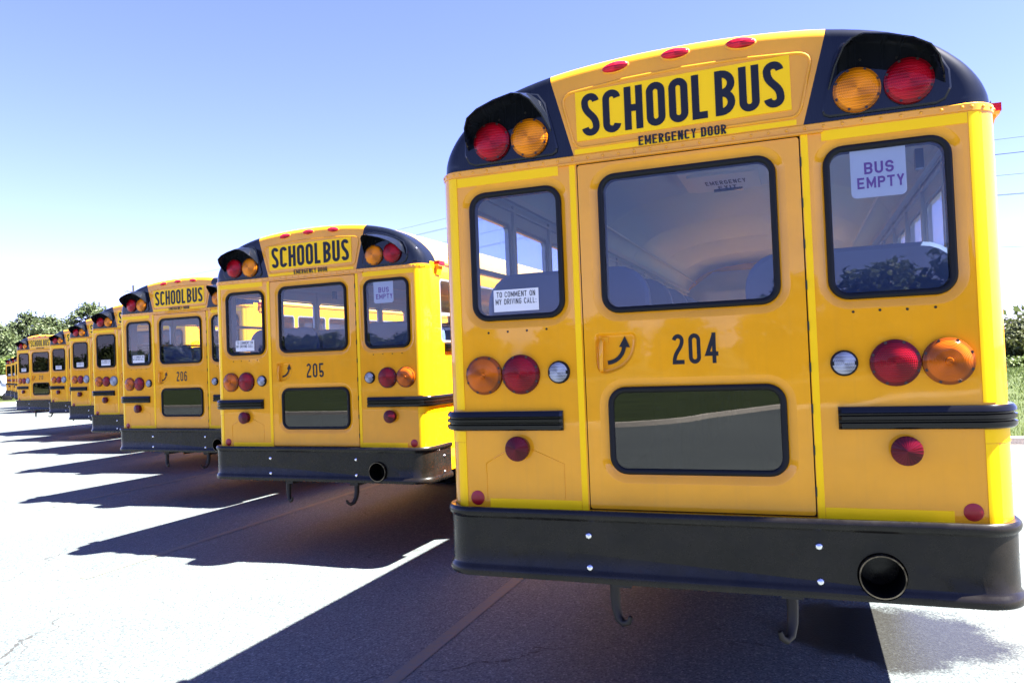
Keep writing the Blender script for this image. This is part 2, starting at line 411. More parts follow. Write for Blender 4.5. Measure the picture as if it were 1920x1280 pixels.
# lawns stand on the lot as low kerbed beds; outlines run where the kerbs run
BANK = mottled('bank_grass_shade_toned', (.013, .022, .006), (.035, .05, .014), .6, fs=9, bs=.9, bd=.05)  # darker than the lawn: the shade of the trees is put into its colour
def lawn(name, pts, kerb=True):
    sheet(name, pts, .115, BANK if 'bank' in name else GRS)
    mb = MB(); n = len(pts)
    cen = Vector((sum(p[0] for p in pts)/n, sum(p[1] for p in pts)/n))
    area = sum(pts[i][0]*pts[(i+1) % n][1]-pts[(i+1) % n][0]*pts[i][1] for i in range(n))
    sg = 1 if area > 0 else -1
    path = []
    for i in range(n+1):
        p, a, b = (Vector(pts[(i+k) % n]) for k in (0, -1, 1))
        d1 = (p-a).normalized(); d2 = (b-p).normalized()
        nn = Vector((d1.y+d2.y, -d1.x-d2.x))*sg; nn.normalize()
        c = max(.5, nn.dot(Vector((d1.y, -d1.x))*sg)); path.append((p.x, p.y, nn.x/c, nn.y/c))
    mb.sweep(path, [(-.01, -.015), (-.01, .122), (.01, .132), (.12, .132), (.145, .12), (.165, -.015)], caps=False)
    o = mb.build(name.replace('lawn', 'kerb'), CONC, None, 30); tag(o, kind='structure')
def bend(cx, cy, r, a0, a1, n=8): return arc(cx, cy, r, a0, a1, n)
lawn('lawn', [(-62, 57.5), (-24, 29.6), (-8, 18.2)]+bend(0.5, 16.6, 3.7, 215, 270)+[(60, 12.9), (60, 90), (-62, 90)])
lawn('lawn_island', [(-57.5, 37.0), (-56.2, 40.2), (-66, 50.5), (-88, 58), (-90, 47)])
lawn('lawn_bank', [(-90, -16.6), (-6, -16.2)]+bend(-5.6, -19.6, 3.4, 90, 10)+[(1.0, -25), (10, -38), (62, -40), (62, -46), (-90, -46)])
mb = MB(); mb.plate([(1.6, 8.4), (4.2, 8.15), (9, 8.6), (40, 8.3), (40, 12.7), (1.6, 12.7)], [], lambda a, b: (a, b, .004))
tag(mb.build('pavement_strip', OLDA), kind='structure')
LINE = mat('worn_yellow_line', (.3, .2, .07), .8, spec=.3)
_c = ocoord(LINE); L(LINE, mix(LINE, ramp(LINE, noise(LINE, _c, 16, 6, .75), [(.38, (0,)*3), (.66, (1,)*3)]), (.095, .108, .105), (.135, .118, .075)), P(LINE).inputs['Base Color'])
for i in range(11):
    x = -1.9-4.0*i; y0 = -.9+2.62*i
    mb = MB(); mb.plate([(x-.05, y0), (x+.05, y0), (x+.05, y0+11), (x-.05, y0+11)], [], lambda a, b: (a, b, .004))
    tag(mb.build('parking_line', LINE), kind='structure')

# ------------------------------------------------------------------ the school bus
W, RC, ZB, ZT = 1.262, .12, 1.105, 2.872
LEN = 9.3
def corner_path(x_in, y_far, off=0, n=8, side=1):
    """rear face from |x|=x_in outwards, round the corner, then forward to y_far"""
    p = [(x_in, 0, 0, -1), (W-RC, 0, 0, -1)]
    for i in range(1, n+1):
        a = R_(90*i/n); p.append((W-RC+RC*math.sin(a), RC-RC*math.cos(a), math.sin(a), -math.cos(a)))
    if y_far > RC: p.append((W, y_far, 1, 0))
    return [(side*x, y, side*nx, ny) for x, y, nx, ny in p]
def full_path(y_far, n=8):
    a = corner_path(0, y_far, n=n, side=-1)[1:]; b = corner_path(0, y_far, n=n, side=1)[1:]
    return a[::-1]+b

WIN_S = [(-1.091, -.598, 2.090, 2.748), (.592, 1.090, 2.094, 2.762)]
WIN_M = (-.414, .400, 2.094, 2.765); WIN_L = (-.404, .402, 1.329, 1.744)
DX0, DX1, DZ0, DZ1 = -.5125, .5055, 1.160, 2.826
WR = .085

root = empty('school_bus', (0, 0, 0))
def grow(wd, e): return (wd[0]-e, wd[1]+e, wd[2]-e, wd[3]+e)
def flare(mb, wd, y=0):
    for (e0, y0), (e1, y1) in zip([(.040, 0), (.031, .002), (.014, .012), (-.004, .0145)], [(.031, .002), (.014, .012), (-.004, .0145), (-.004, .05)]):
        A, B = rr(*grow(wd, e0), WR+e0), rr(*grow(wd, e1), WR+e1)
        mb.bridge([[(a, y+y0, b) for a, b in A], [(a, y+y1, b) for a, b in B]])
def gasket(wd, y=0):
    mb = MB(); loops = []
    for e, yy in [(-.002, .02), (-.0005, .006), (-.004, -.004), (-.011, -.007), (-.020, -.006), (-.027, .0), (-.030, .008), (-.030, .05)]:
        loops.append([(a, y+yy, b) for a, b in rr(*grow(wd, e), WR+e)])
    mb.bridge(loops); return mb
def pane(wd, y=.006):
    mb = MB(); mb.prism(rr(*grow(wd, -.027), WR-.027), y, y+.005); return mb
panes = []
# body: rear wall, rounded corners, side walls
WY0, WP, WWD, NW = .30, .75, .68, 11
WZ0, WZ1 = 2.135, 2.755
mb = MB()
holes = [rr(*grow(wd, .040), WR+.04) for wd in WIN_S]
mb.plate([(-W+RC, ZB), (DX0, ZB), (DX0, DZ0), (DX0, DZ1), (DX1, DZ1), (DX1, DZ0), (DX1, ZB), (W-RC, ZB), (W-RC, ZT), (-W+RC, ZT)], holes, lambda a, b: (a, 0, b))
mb.box(DX0, DX1, .0, .03, ZB, DZ0-.004)
for wd in WIN_S: flare(mb, wd)
for s in (-1, 1):
    mb.sweep(corner_path(W-RC, RC, n=10, side=s)[1:], [(0, 1.118), (0, ZT)], caps=False)
    arch = [(4.6+.62*math.cos(R_(a)), .5+.62*math.sin(R_(a))) for a in range(170, 5, -15)]
    arch2 = [(8.9+.0, .58)]
    outer = [(RC, 1.118), (.40, 1.118), (.40, .9), (1.10, .9), (1.18, .62)]+arch+[(LEN, .62), (LEN, ZT+.03), (RC, ZT+.03)]
    hs = [rr(WY0+WP*i, WY0+WP*i+WWD, WZ0, WZ1, .05, 4) for i in range(NW)]
    mb.plate(outer, hs, lambda a, b, s=s: (s*W, a, b))
    mb.box(s*W-.004, s*W+.012, RC+.1, LEN, 2.892, 2.912)     # drip rail
body = mb.build('body', YEL, root, 32)
# rear roof cap: yellow centre, black corners, rolled over into the roof
HP = [(1.256, 2.872), (1.244, 2.93), (1.208, 3.0), (1.138, 3.08), (1.02, 3.170), (.86, 3.242), (.61, 3.298), (.3, 3.328), (0, 3.336)]
def dense(hp, n=400):
    pts = []
    ext = [(2*hp[0][0]-hp[1][0]+.012, 2*hp[0][1]-hp[1][1])]+hp+[(-hp[-2][0], hp[-2][1])]
    for i in range(1, len(ext)-2):
        p0, p1, p2, p3 = (np.array(ext[i+k]) for k in (-1, 0, 1, 2))
        for t in np.linspace(0, 1, 50, endpoint=False):
            pts.append(.5*((2*p1)+(-p0+p2)*t+(2*p0-5*p1+4*p2-p3)*t*t+(-p0+3*p1-3*p2+p3)*t**3))
    pts.append(np.array(hp[-1])); return np.array(pts)
DP = dense(HP)
DN = np.gradient(DP, axis=0); DN = np.stack([-DN[:, 1], DN[:, 0]], 1); DN *= -1
DN /= np.linalg.norm(DN, axis=1)[:, None]
DN[0] = (1, 0); DN[-1] = (0, 1)
for i in range(30):
    f = i/30; v = DN[i]*f+np.array((1, 0))*(1-f); DN[i] = v/np.linalg.norm(v)
def pick(x): return int(np.argmin(np.abs(DP[:, 0]-x)))
IB = pick(.632); YCAP = .26
def roll(i):
    t = min(1, i/(len(DP)*.55)); t = t*t*(3-2*t); return .118-.066*t, .122-.062*t
def cap_cols(idx):
    cols = []
    for i in idx:
        RI, YD = roll(i); o = DP[i]; nn = DN[i]; ins = o-nn*RI
        if i <= IB: xb = (W-RC)+( .523-(W-RC))*(i/IB)
        else: xb = .523*(1-(i-IB)/(len(DP)-1-IB))
        col = []
        for v in np.linspace(0, 1, 7): col.append((xb*(1-v)+ins[0]*v, 0., ZT*(1-v)+ins[1]*v))
        for a in np.linspace(0, 90, 9)[1:]:
            q = o-nn*RI*(1-math.sin(R_(a))); col.append((q[0], YD*(1-math.cos(R_(a))), q[1]))
        col.append((o[0], YCAP, o[1])); cols.append(col)
    return cols
ib = [int(round(t)) for t in np.linspace(0, IB, 24)]; ic = [int(round(t)) for t in np.linspace(IB, len(DP)-1, 14)]
def mirror(cols, s): return [[(s*x, y, z) for x, y, z in c] for c in cols]
for s in (-1, 1):
    mb = MB(); mb.bridge(mirror(cap_cols(ib), s), False); mb.build('black_cap_corner', BLK, root, 60)
mb = MB(); cc = cap_cols(ic); mb.bridge(mirror(cc, -1), False); mb.bridge(cc, False); mb.build('cap_centre', YEL, root, 60)
prof = [tuple(DP[i]) for i in [int(t) for t in np.linspace(0, len(DP)-1, 26)]]
full = [(-x, z) for x, z in prof]+[(x, z) for x, z in prof[::-1]][1:]
mb = MB(); loops = []
for y, s in ((YCAP, 1), (YCAP+.004, 1.003), (LEN-.2, 1.003), (LEN, .97)):
    loops.append([(x*s, y, 2.872+(z-2.872)*(s*1.004 if s > 1 else s)) for x, z in full])
mb.bridge(loops, False)
mb.add([loops[-1][i] for i in range(len(full))], [tuple(range(len(full)))])
mb.build('roof', ROOF, root, 40)
# riveted belt band and drip ledge
mb = MB(); mb.sweep(full_path(.24, 10), [(.0, 2.838), (.0045, 2.84), (.0055, 2.868), (.0, 2.8725)])
mb.box(-.60, .60, -.014, .0, 2.828, 2.8365)
mb.build('belt_band', YEL, root, 40)
mb = MB()
def rivet(p, n, r=.0075):
    p = Vector(p); n = Vector(n); a = n.orthogonal().normalized(); b = n.cross(a)
    l = [[p+r*k*(math.cos(j*math.pi/3)*a+math.sin(j*math.pi/3)*b)+n*h for j in range(6)] for k, h in ((1, 0), (.8, r*.45), (.35, r*.7))]
    mb.bridge(l); mb.add(l[-1], [tuple(range(6))])
for k in range(-15, 16): rivet((k*.0755, -.005, 2.8545), (0, -1, 0))
for s in (-1, 1):
    for a in (12, 34, 56, 78): rivet((s*(W-RC+(RC+.005)*math.sin(R_(a))), RC-(RC+.005)*math.cos(R_(a)), 2.8545), (s*math.sin(R_(a)), -math.cos(R_(a)), 0))
    for k in range(9): rivet((s*(.56+k*.071), 0, 1.126), (0, -1, 0), .006)
    for a in (20, 55): rivet((s*(W-RC+RC*math.sin(R_(a))), RC-RC*math.cos(R_(a)), 1.126), (s*math.sin(R_(a)), -math.cos(R_(a)), 0), .006)
    for k in range(22): rivet((s*W, .22, 1.18+k*.075), (s, 0, 0), .006)
    for k in range(11): rivet((s*W, .36, 1.2+k*.075), (s, 0, 0), .005)
tag(mb.build('rivet_strip', YEL, root, 50), kind='stuff')
# sign panel: raised bead, sign, lettering
mb = MB()
bl = []
TLc, TRc, BRc, BLc = (-.578, 3.172), (.572, 3.182), (.508, 2.912), (-.512, 2.905)
def qb(p, q, r, n=6): return [((1-t)**2*p[0]+2*t*(1-t)*q[0]+t*t*r[0], (1-t)**2*p[1]+2*t*(1-t)*q[1]+t*t*r[1]) for t in [i/n for i in range(n+1)]]
bl = qb((-.565, 3.12), TLc, (-.52, 3.182))+[(-.26, 3.206), (0, 3.214), (.26, 3.210)]+qb((.51, 3.192), TRc, (.56, 3.13))+qb((.52, 2.96), BRc, (.47, 2.912))+qb((-.47, 2.905), BLc, (-.523, 2.95))
mb.tube([(x, .001, z) for x, z in bl], .0075, 8, closed=True)
mb.build('panel_bead', YEL, root, 60)
mb = MB(); mb.prism([(-.503, 2.938), (.479, 2.946), (.478, 3.190), (-.504, 3.178)], -.0035, .0)
sign = mb.build('school_bus_sign', TAPE, root)
mb = MB(); stroke_text(mb, 'SCHOOL BUS', -.474, .452, .0, 1.0, -.0055, t=.158, gap=.085, space=-.03)
mb.v = [(x, y, 2.956+.012*(x+.5)*.8+z*.206) for x, y, z in mb.v]
mb.build('lettering', INK, sign)
mb = MB(); stroke_text(mb, 'EMERGENCY DOOR', -.203, .198, 2.878, 2.9215, -.0075, t=.15, cw=.40, gap=.10, space=.16)
mb.build('emergency_lettering', INK, root)
# reflective tape
def tape(polys, y=0):
    mb = MB(); mb.prism(polys, y-.0025, y+.0); return mb.build('reflective_tape', TAPE, root)
def rect(a, b, c, d): return [(a, c), (b, c), (b, d), (a, d)]
tape(rect(-.518, .496, 2.876, 2.9))
for r in ((-1.149, -.606, 2.786, 2.832), (.592, 1.149, 2.790, 2.8345), (-.5495, -.5195, 1.148, 2.835), (.5085, .5375, 1.148, 2.835), (-1.029, -.5515, 1.149, 1.2), (.5395, 1.029, 1.149, 1.203)):
    tape(rect(*r))
tape(rect(-.511, .504, 1.124, 1.1555))
def corner_strip(z0, z1, s, l0, l1, extra=None):
    pth = []
    for i in range(7):
        a = (l0+(l1-l0)*i/6)/RC
        pth.append((s*(W-RC+RC*math.sin(a)), RC-RC*math.cos(a), s*math.sin(a), -math.cos(a)))
    if extra: pth.append((s*W, extra, s, 0))
    mb = MB(); mb.sweep(pth, [(0, z0), (.0025, z0), (.0025, z1), (0, z1)]); return mb.build('reflective_tape', TAPE, root, 40)
for s in (-1, 1):
    corner_strip(1.645, 2.836, s, .010, .062); corner_strip(1.147, 1.478, s, .010, .062)
    corner_strip(1.480, 1.536, s, .010, RC*math.pi/2, 9.0)
# rub rails
def railprof(z, h, d=.033):
    k = h/.096; z0 = z-h/2
    return [(0, z0), (.020, z0), (.029, z0+.006*k), (d, z0+.015*k), (d, z0+.026*k), (.020, z0+.031*k), (.020, z0+.036*k), (d, z0+.041*k), (d, z0+.056*k), (.020, z0+.061*k), (.020, z0+.066*k), (d, z0+.071*k), (d-.003, z0+.084*k), (.020, z0+h), (0, z0+h)]
for s in (-1, 1):
    p = corner_path(.628 if s < 0 else .607, 9.2, n=10, side=s)
    p = [(p[0][0], 0, 0, -.55), (p[0][0]+s*.012, 0, 0, -1)]+p[1:]
    mb = MB(); mb.sweep(p, railprof(1.588, .096)); mb.build('rub_rail', RAIL, root, 35)
    for z, h, y0 in ((2.09, .085, .36), (1.24, .11, .50)):
        mb = MB(); mb.sweep([(s*W, y0, s*.6, 0), (s*W, y0+.015, s, 0), (s*W, 9.2, s, 0)], railprof(z, h)); mb.build('rub_rail', RAIL, root, 35)
# side rear windows
for wd in WIN_S:
    g = gasket(wd).build('rear_window', RUB, root, 50)
    panes.append(pane(wd).build('pane', GLS, g))
# emergency door
door = None
mb = MB()
HQ = [(-.452, 1.998), (-.27, 1.998)]
pk = qb((-.455, 1.98), (-.455, 2.004), (-.43, 2.004), 4)+qb((-.285, 2.004), (-.25, 2.004), (-.253, 1.965), 5)+qb((-.253, 1.965), (-.262, 1.83), (-.40, 1.806), 10)[1:]+qb((-.40, 1.806), (-.448, 1.802), (-.452, 1.86), 5)[1:]
dpl = (DX0+.0055, DX1-.0055, DZ0+.0055, DZ1-.0055)
def shrink(poly, k):
    cx = sum(p[0] for p in poly)/len(poly); cz = sum(p[1] for p in poly)/len(poly)
    out = []; n = len(poly)
    for i in range(n):
        a, b = Vector(poly[i-1]), Vector(poly[(i+1) % n]); d = (b-a).normalized(); nn = Vector((d.y, -d.x))
        if nn.dot(Vector((poly[i][0]-cx, poly[i][1]-cz))) > 0: nn = -nn
        out.append((poly[i][0]+nn.x*k, poly[i][1]+nn.y*k))
    return out
YDR = -.004
outer = rr(*dpl, .012, 3)
mb.plate(outer, [rr(*grow(WIN_M, .04), WR+.04), rr(*grow(WIN_L, .04), WR+.04), pk], lambda a, b: (a, YDR, b))
mb.bridge([[(a, YDR, b) for a, b in outer], [(a, .02, b) for a, b in outer]])
flare(mb, WIN_M, YDR); flare(mb, WIN_L, YDR)
p1, p2, p3 = shrink(pk, .004), shrink(pk, .014), shrink(pk, .022)
mb.bridge([[(a, YDR, b) for a, b in pk], [(a, YDR+.003, b) for a, b in p1], [(a, YDR+.02, b) for a, b in p2], [(a, YDR+.023, b) for a, b in p3]])
mb.plate(p3, [], lambda a, b: (a, YDR+.023, b))
door = mb.build('emergency_door', YEL, root, 32)
for wd in (WIN_M, WIN_L):
    gasket(wd, YDR).build('window_gasket', RUB, door, 50)
    panes.append(pane(wd, .003).build('pane', GLS if wd == WIN_M else GLSL, door))
mb = MB()
mb.box(-.432, -.392, .013, .018, 1.955, 1.984)
mb.tube([(-.421, .016, 1.968), (-.421, -.004, 1.966), (-.422, -.010, 1.955), (-.424, -.012, 1.90), (-.426, -.012, 1.84), (-.426, -.008, 1.828), (-.425, .006, 1.824)], [.009, .009, .010, .011, .011, .010, .008], 8)
mb.build('handle', YEL, door, 50)
mb = MB(); pa = arc(-.402, 1.945, .085, -88, -8, 14)
ribbon(mb, [(x, z) for x, z in pa], .019, lambda a, b, y: (a, y, b), .0145)
mb.add([(-.342, .0143, 1.934), (-.289, .0143, 1.930), (-.3125, .0143, 1.985)], [(0, 1, 2)])
mb.build('arrow_mark', INK, door)
def number(txt):
    mb = MB(); stroke_text(mb, txt, -.088, .115, 1.842, 1.981, YDR-.001, t=.14, cw=.44, gap=.17); return mb.mesh('fleet_number', INK)
fleet = link('fleet_number', number('204'), door)
mb = MB(); mb.prism(rect(DX0-.03, DX1+.03, DZ0-.02, DZ1+.02), .031, .036)
mb = MB(); A = rect(DX0-.03, DX1+.03, DZ0-.02, DZ1+.02); B = rect(DX0+.03, DX1-.03, DZ0+.03, DZ1-.03)
mb.plate(A, [B], lambda a, b: (a, .032, b)); mb.build('door_seal', RUB, root)
for k in range(9):
    mb = MB(); mb.tube([(DX1-.001, -.006, 1.25+k*.18), (DX1-.001, -.006, 1.29+k*.18)], .0038, 6); mb.build('door_hinge', DRK, root)
scr = MB(); scr.lathe([(.0, -.003), (.004, -.0028), (.006, 0)], n=8); scr = scr.mesh('screw', RUST, 40)
for x, z in [(.686, 2.041), (.79, 2.043), (.894, 2.041), (.999, 2.043), (-1.006, 2.032), (-.902, 2.034), (-.8, 2.035), (-.697, 2.037)]:
    link('screw', scr, root, (x, 0, z))
# lamps
def screws(mb, r, y, n=8, a0=22.5, sz=.0062, m=1):
    for k in range(n):
        a = R_(a0+k*360/n); mb.lathe([(.0, -.0012), (sz, -.001), (sz, .002)], (r*math.cos(a), y, r*math.sin(a)), 8, m)
def round_lamp(name, r, m, x, z, kind='flat', y=0):
    mb = MB()
    if kind == 'amber':
        mb.lathe([(.0, -.036), (.014, -.036), (.017, -.031), (.05, -.032), (.083, -.026), (.089, -.020), (.0965, -.018), (.098, -.012), (.098, 0)], n=40)
        screws(mb, .0905, -.0215)
    else:
        mb.lathe([(.0, -.036), (.03, -.0355), (.06, -.032), (.083, -.025), (.089, -.020), (.0965, -.018), (.098, -.012), (.098, 0)], n=40)
        screws(mb, .0905, -.0215)
    if r != .098: mb.v = [(a*r/.098, b, c*r/.098) for a, b, c in mb.v]
    return mb.build(name, [m, SCRW], root, 40, (x, y, z))
for s in (-1, 1):
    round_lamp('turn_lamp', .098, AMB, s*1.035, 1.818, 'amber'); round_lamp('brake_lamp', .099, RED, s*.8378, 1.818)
back_l = []
mb = MB(); mb.lathe([(.052, -.020), (.057, -.017), (.060, -.008), (.060, 0)], n=32, m=1); mb.lathe([(.0, -.034), (.025, -.033), (.043, -.027), (.053, -.017)], n=32)
mb.box(-.052, -.036, -.026, -.015, -.009, .009, 1); mb.box(.036, .052, -.026, -.015, -.009, .009, 1)
mb.v = [(x*.93, y, z*.93) for x, y, z in mb.v]; small_back = mb.mesh('backup_lamp', [CLR, RUB], 40)
mb = MB(); mb.lathe([(.0, -.036), (.03, -.0355), (.06, -.032), (.083, -.025), (.089, -.020), (.0965, -.018), (.098, -.012), (.098, 0)], n=40); screws(mb, .0905, -.0215)
big_back = mb.mesh('backup_lamp', [CLR, SCRW], 40)
for s in (-1, 1): back_l.append(link('backup_lamp', small_back, root, (s*.6406, 0, 1.823)))
for s in (-1, 1):
    mb = MB(); mb.lathe([(.0, -.062), (.004, -.0615), (.054, -.050), (.060, -.047), (.062, -.040), (.058, -.036), (.056, 0)], n=32)
    mb.build('stop_lamp', CONE, root, 30, (s*.862, 0, 1.452))
    mb = MB(); mb.lathe([(0, -.004), (.034, -.004), (.0365, -.0025), (.0365, 0)], n=28); mb.build('reflector', REFL, root, 40, (s*1.098, 0, 1.2))
mb = MB(); mb.tube([(x, .0005, z) for x, z in [(-1.045, 1.19), (-1.045, 1.375), (-.935, 1.437)]], .0032, 6)
mb.build('licence_panel_bead', YEL, root, 60); mb = MB(); mb.tube([(x, .0005, z) for x, z in [(-.80, 1.445), (-.635, 1.375), (-.635, 1.205)]], .0032, 6)
mb.build('licence_panel_bead', YEL, root, 60)
# warning lamps under hoods
for s in (-1, 1):
    pod = [(.600, 2.925), (.606, 2.90), (.63, 2.888), (1.04, 2.884), (1.075, 2.90), (1.098, 2.945), (1.095, 3.02), (1.06, 3.09), (.98, 3.14), (.86, 3.185), (.74, 3.212), (.69, 3.20), (.655, 3.15), (.625, 3.04)]
    pod = [(s*a, b) for a, b in pod]
    mb = MB(); i1 = shrink(pod, .008)
    mb.bridge([[(a, .0, b) for a, b in pod], [(a, -.007, b) for a, b in pod], [(a, -.012, b) for a, b in i1]])
    mb.plate(i1, [], lambda a, b: (a, -.012, b)); pd = mb.build('lamp_pod', BLK, root, 30)
    base = [(.628, 3.005), (.645, 3.085), (.672, 3.155), (.705, 3.185), (.75, 3.195), (.85, 3.172), (.95, 3.137), (1.02, 3.098), (1.055, 3.055), (1.072, 3.0), (1.076, 2.965)]
    dep = [.0, .075, .15, .185, .20, .205, .20, .175, .125, .06, .0]
    out, inn, rimo, rimi = [], [], [], []
    cx, cz = .85, 3.02
    for (a, b), d in zip(base, dep):
        k = d/.2
        q = (a+(cx-a)*.10*k, b+(cz-b)*.16*k-.012*k)
        n = Vector((cx-a, cz-b)).normalized()*.006
        out.append((s*a, -.008, b)); rimo.append((s*q[0], -.012-d, q[1])); inn.append((s*(a+n.x), -.008, b+n.y)); rimi.append((s*(q[0]+n.x), -.012-d, q[1]+n.y))
    mid = [tuple((p+q)/2+(0 if i != 2 else .012) for i, (p, q) in enumerate(zip(o, r))) for o, r in zip(out, rimo)]
    midi = [tuple((p+q)/2+(0 if i != 2 else .012) for i, (p, q) in enumerate(zip(o, r))) for o, r in zip(inn, rimi)]
    mb = MB(); mb.bridge([out, mid, rimo, rimi, midi, inn], False)
    mb.build('lamp_hood', BLK, root, 35)
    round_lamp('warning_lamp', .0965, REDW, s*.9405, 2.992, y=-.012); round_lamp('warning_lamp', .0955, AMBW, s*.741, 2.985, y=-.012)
    for px, pz in ((.76, 3.115), (.90, 3.10)): link('screw', scr, pd, (s*px, -.012, pz))
for x, z, a in ((-.301, 3.277, 6), (-.017, 3.291, 1), (.276, 3.286, -4)):
    mb = MB(); c = math.cos(R_(8)); sn = math.sin(R_(8))
    mb.ellipsoid((0, 0, 0), .064, .022, .025); q = []
    for X, Y, Z in mb.v:
        Y, Z = Y*c+Z*sn*1.0, Z*c-Y*sn*.0
        t = R_(a); q.append((X*math.cos(t)-Z*math.sin(t), Y, X*math.sin(t)+Z*math.cos(t)))
    mb.v = q; mk = mb.build('marker_lamp', MARK, root, 50, (x, -.004, z-.006))
    mb = MB(); mb.ellipsoid((0, 0, 0), .076, .02, .032); q = []
    for X, Y, Z in mb.v:
        Y, Z = Y*c+Z*sn, Z*c
        t = R_(a); q.append((X*math.cos(t)-Z*math.sin(t), Y+.012, X*math.sin(t)+Z*math.cos(t)))
    mb.v = q; mb.build('bezel', YEL, mk, 50)
for s in (-1, 1):
    mb = MB(); mb.box(s*1.266, s*1.31, .20, .33, 2.862, 2.876); mb.prism([(s*1.262, 2.78), (s*1.275, 2.78), (s*1.30, 2.862), (s*1.262, 2.862)], .22, .31)
    br = mb.build('marker_bracket', YEL, root)
    mb = MB(); mb.box(s*1.268, s*1.318, .205, .325, 2.877, 2.912); mb.build('marker_lens', MARK, br)
# bumper with its tail pipe hole
bp = []
BW, BR, BY = 1.2655, .16, -.076
for s in (-1, 1):
    q = [(s*BW, .42, s, 0), (s*BW, BY+BR, s, 0)]
    for i in range(1, 13):
        a = R_(90*i/12); q.append((s*(BW-BR+BR*math.cos(a)), BY+BR-BR*math.sin(a), s*math.cos(a), -math.sin(a)))
    bp += q if s < 0 else q[::-1]
bpr = [(-.055, 1.150), (-.02, 1.166), (.005, 1.168), (.013, 1.160), (.017, 1.146), (.013, 1.132), (.006, 1.124), (.0, 1.116), (-.001, 1.0), (.0, .893), (.005, .882), (.012, .874), (.017, .860), (.017, .846), (.011, .833), (-.01, .828), (-.055, .832)]
mb = MB(); mb.sweep(bp, bpr, caps=True)
mb.sweep([(x-nx*.05, y-ny*.05, nx, ny) for x, y, nx, ny in bp], [(0, .83), (0, 1.155)], caps=False)
bump_o = mb.build('bumper', BUMP, root, 35)
EX, EZ = .743, .940
cut = MB(); cut.lathe([(0, -.3), (.096, -.3), (.096, .1), (0, .1)], (EX, 0, EZ), 40); co_ = cut.build('cutter', BUMP)
bm_ = bump_o.modifiers.new('b', 'BOOLEAN'); bm_.object = co_; bm_.operation = 'DIFFERENCE'; bm_.solver = 'EXACT'
bpy.context.view_layer.update(); dg = bpy.context.evaluated_depsgraph_get()
nm = bpy.data.meshes.new_from_object(bump_o.evaluated_get(dg)); bump_o.modifiers.clear()
if len(nm.polygons) > 100: bump_o.data = nm; nm.name = 'bumper'
bpy.data.objects.remove(co_)
mb = MB()
mb.lathe([(.0895, .5), (.0895, -.098), (.0895, -.100), (.084, -.100), (.084, -.098)], (EX, 0, EZ), 36, 0)
mb.lathe([(.084, -.098), (.0835, -.06), (.083, .3), (0, .3)], (EX, 0, EZ), 36, 1)
mb.build('tail_pipe', [PIPE, SOOT], root, 40)
for s in (-1, 1):
    for z in (1.051, .902):
        mb = MB(); mb.lathe([(0, -.014), (.009, -.0125), (.0155, -.006), (.0165, 0)], n=16); mb.build('bolt', CHR, root, 50, (s*.504, BY, z))
        mb = MB(); mb.lathe([(0, -.012), (.009, -.0105), (.014, -.005), (.015, 0)], n=12, ax='x')
        if s > 0: mb.v = [(-x, y, z_) for x, y, z_ in mb.v]
        mb.build('bolt', CHR, root, 50, (s*BW, .27, z))
for x in (-.432, .383):
    mb = MB(); mb.tube([(x, .10, .85), (x, .10, .72), (x+.004, .095, .665), (x+.018, .085, .622), (x+.045, .07, .603), (x+.072, .055, .615), (x+.085, .05, .645)] if x < 0 else [(x, .10, .85), (x, .10, .72), (x-.002, .085, .66), (x-.012, .06, .615), (x-.03, .03, .603), (x-.048, .01, .62), (x-.055, .0, .65)], [.026, .025, .023, .021, .018, .014, .009], 8)
    mb.box(x-.05, x+.05, .085, .115, .80, .86); mb.build('tow_hook', RUST, root, 50)
# placards
mb = MB(); mb.prism(rr(.703, .918, 2.527, 2.80, .022, 4), .014, .0155)
pl = mb.build('empty_placard', WHT, root); pl['label'] = 'white BUS EMPTY placard inside the right rear window'
mb = MB(); stroke_text(mb, 'BUS', .757, .872, 2.627, 2.678, .0132, .68, .19, .16); stroke_text(mb, 'EMPTY', .728, .910, 2.566, 2.614, .0132, .68, .19, .16); mb.build('lettering', PUR, pl)
mb = MB(); mb.prism(rect(-.972, -.733, 2.135, 2.245), .0032, .0050); st = mb.build('comment_sticker', WHT, root)
mb = MB(); stroke_text(mb, 'TO COMMENT ON', -.956, -.750, 2.207, 2.235, .0024, .6, .14, .18, .35); stroke_text(mb, 'MY DRIVING CALL:', -.962, -.745, 2.171, 2.199, .0024, .6, .14, .18, .35); mb.build('lettering', INK, st)
# side windows: one frame mesh, one pane mesh
mb = MB()
A = rr(.004, WWD-.004, WZ0+.004, WZ1-.004, .046, 4); B = rr(.020, WWD-.020, WZ0+.022, WZ1-.022, .034, 4)
for xx in (-.014, .012): mb.plate(A, [B], lambda a, b, xx=xx: (xx, a, b))
mb.bridge([[(-.014, a, b) for a, b in A], [(.012, a, b) for a, b in A]]); mb.bridge([[(-.014, a, b) for a, b in B], [(.012, a, b) for a, b in B]])
mb.box(-.02, .016, .02, WWD-.02, 2.395, 2.425)
fm = mb.mesh('side_window', ALU)
mb = MB(); mb.box(-.010, -.006, .018, WWD-.018, WZ0+.020, WZ1-.020); pm = mb.mesh('pane', GLSS)
pmd = pm.copy(); pmd.materials[0] = GLSD
for s in (-1, 1):
    for i in range(NW):
        f = link('side_window', fm, root, (s*(W-.012), WY0+WP*i, 0)); panes.append(link('pane', pm, f))
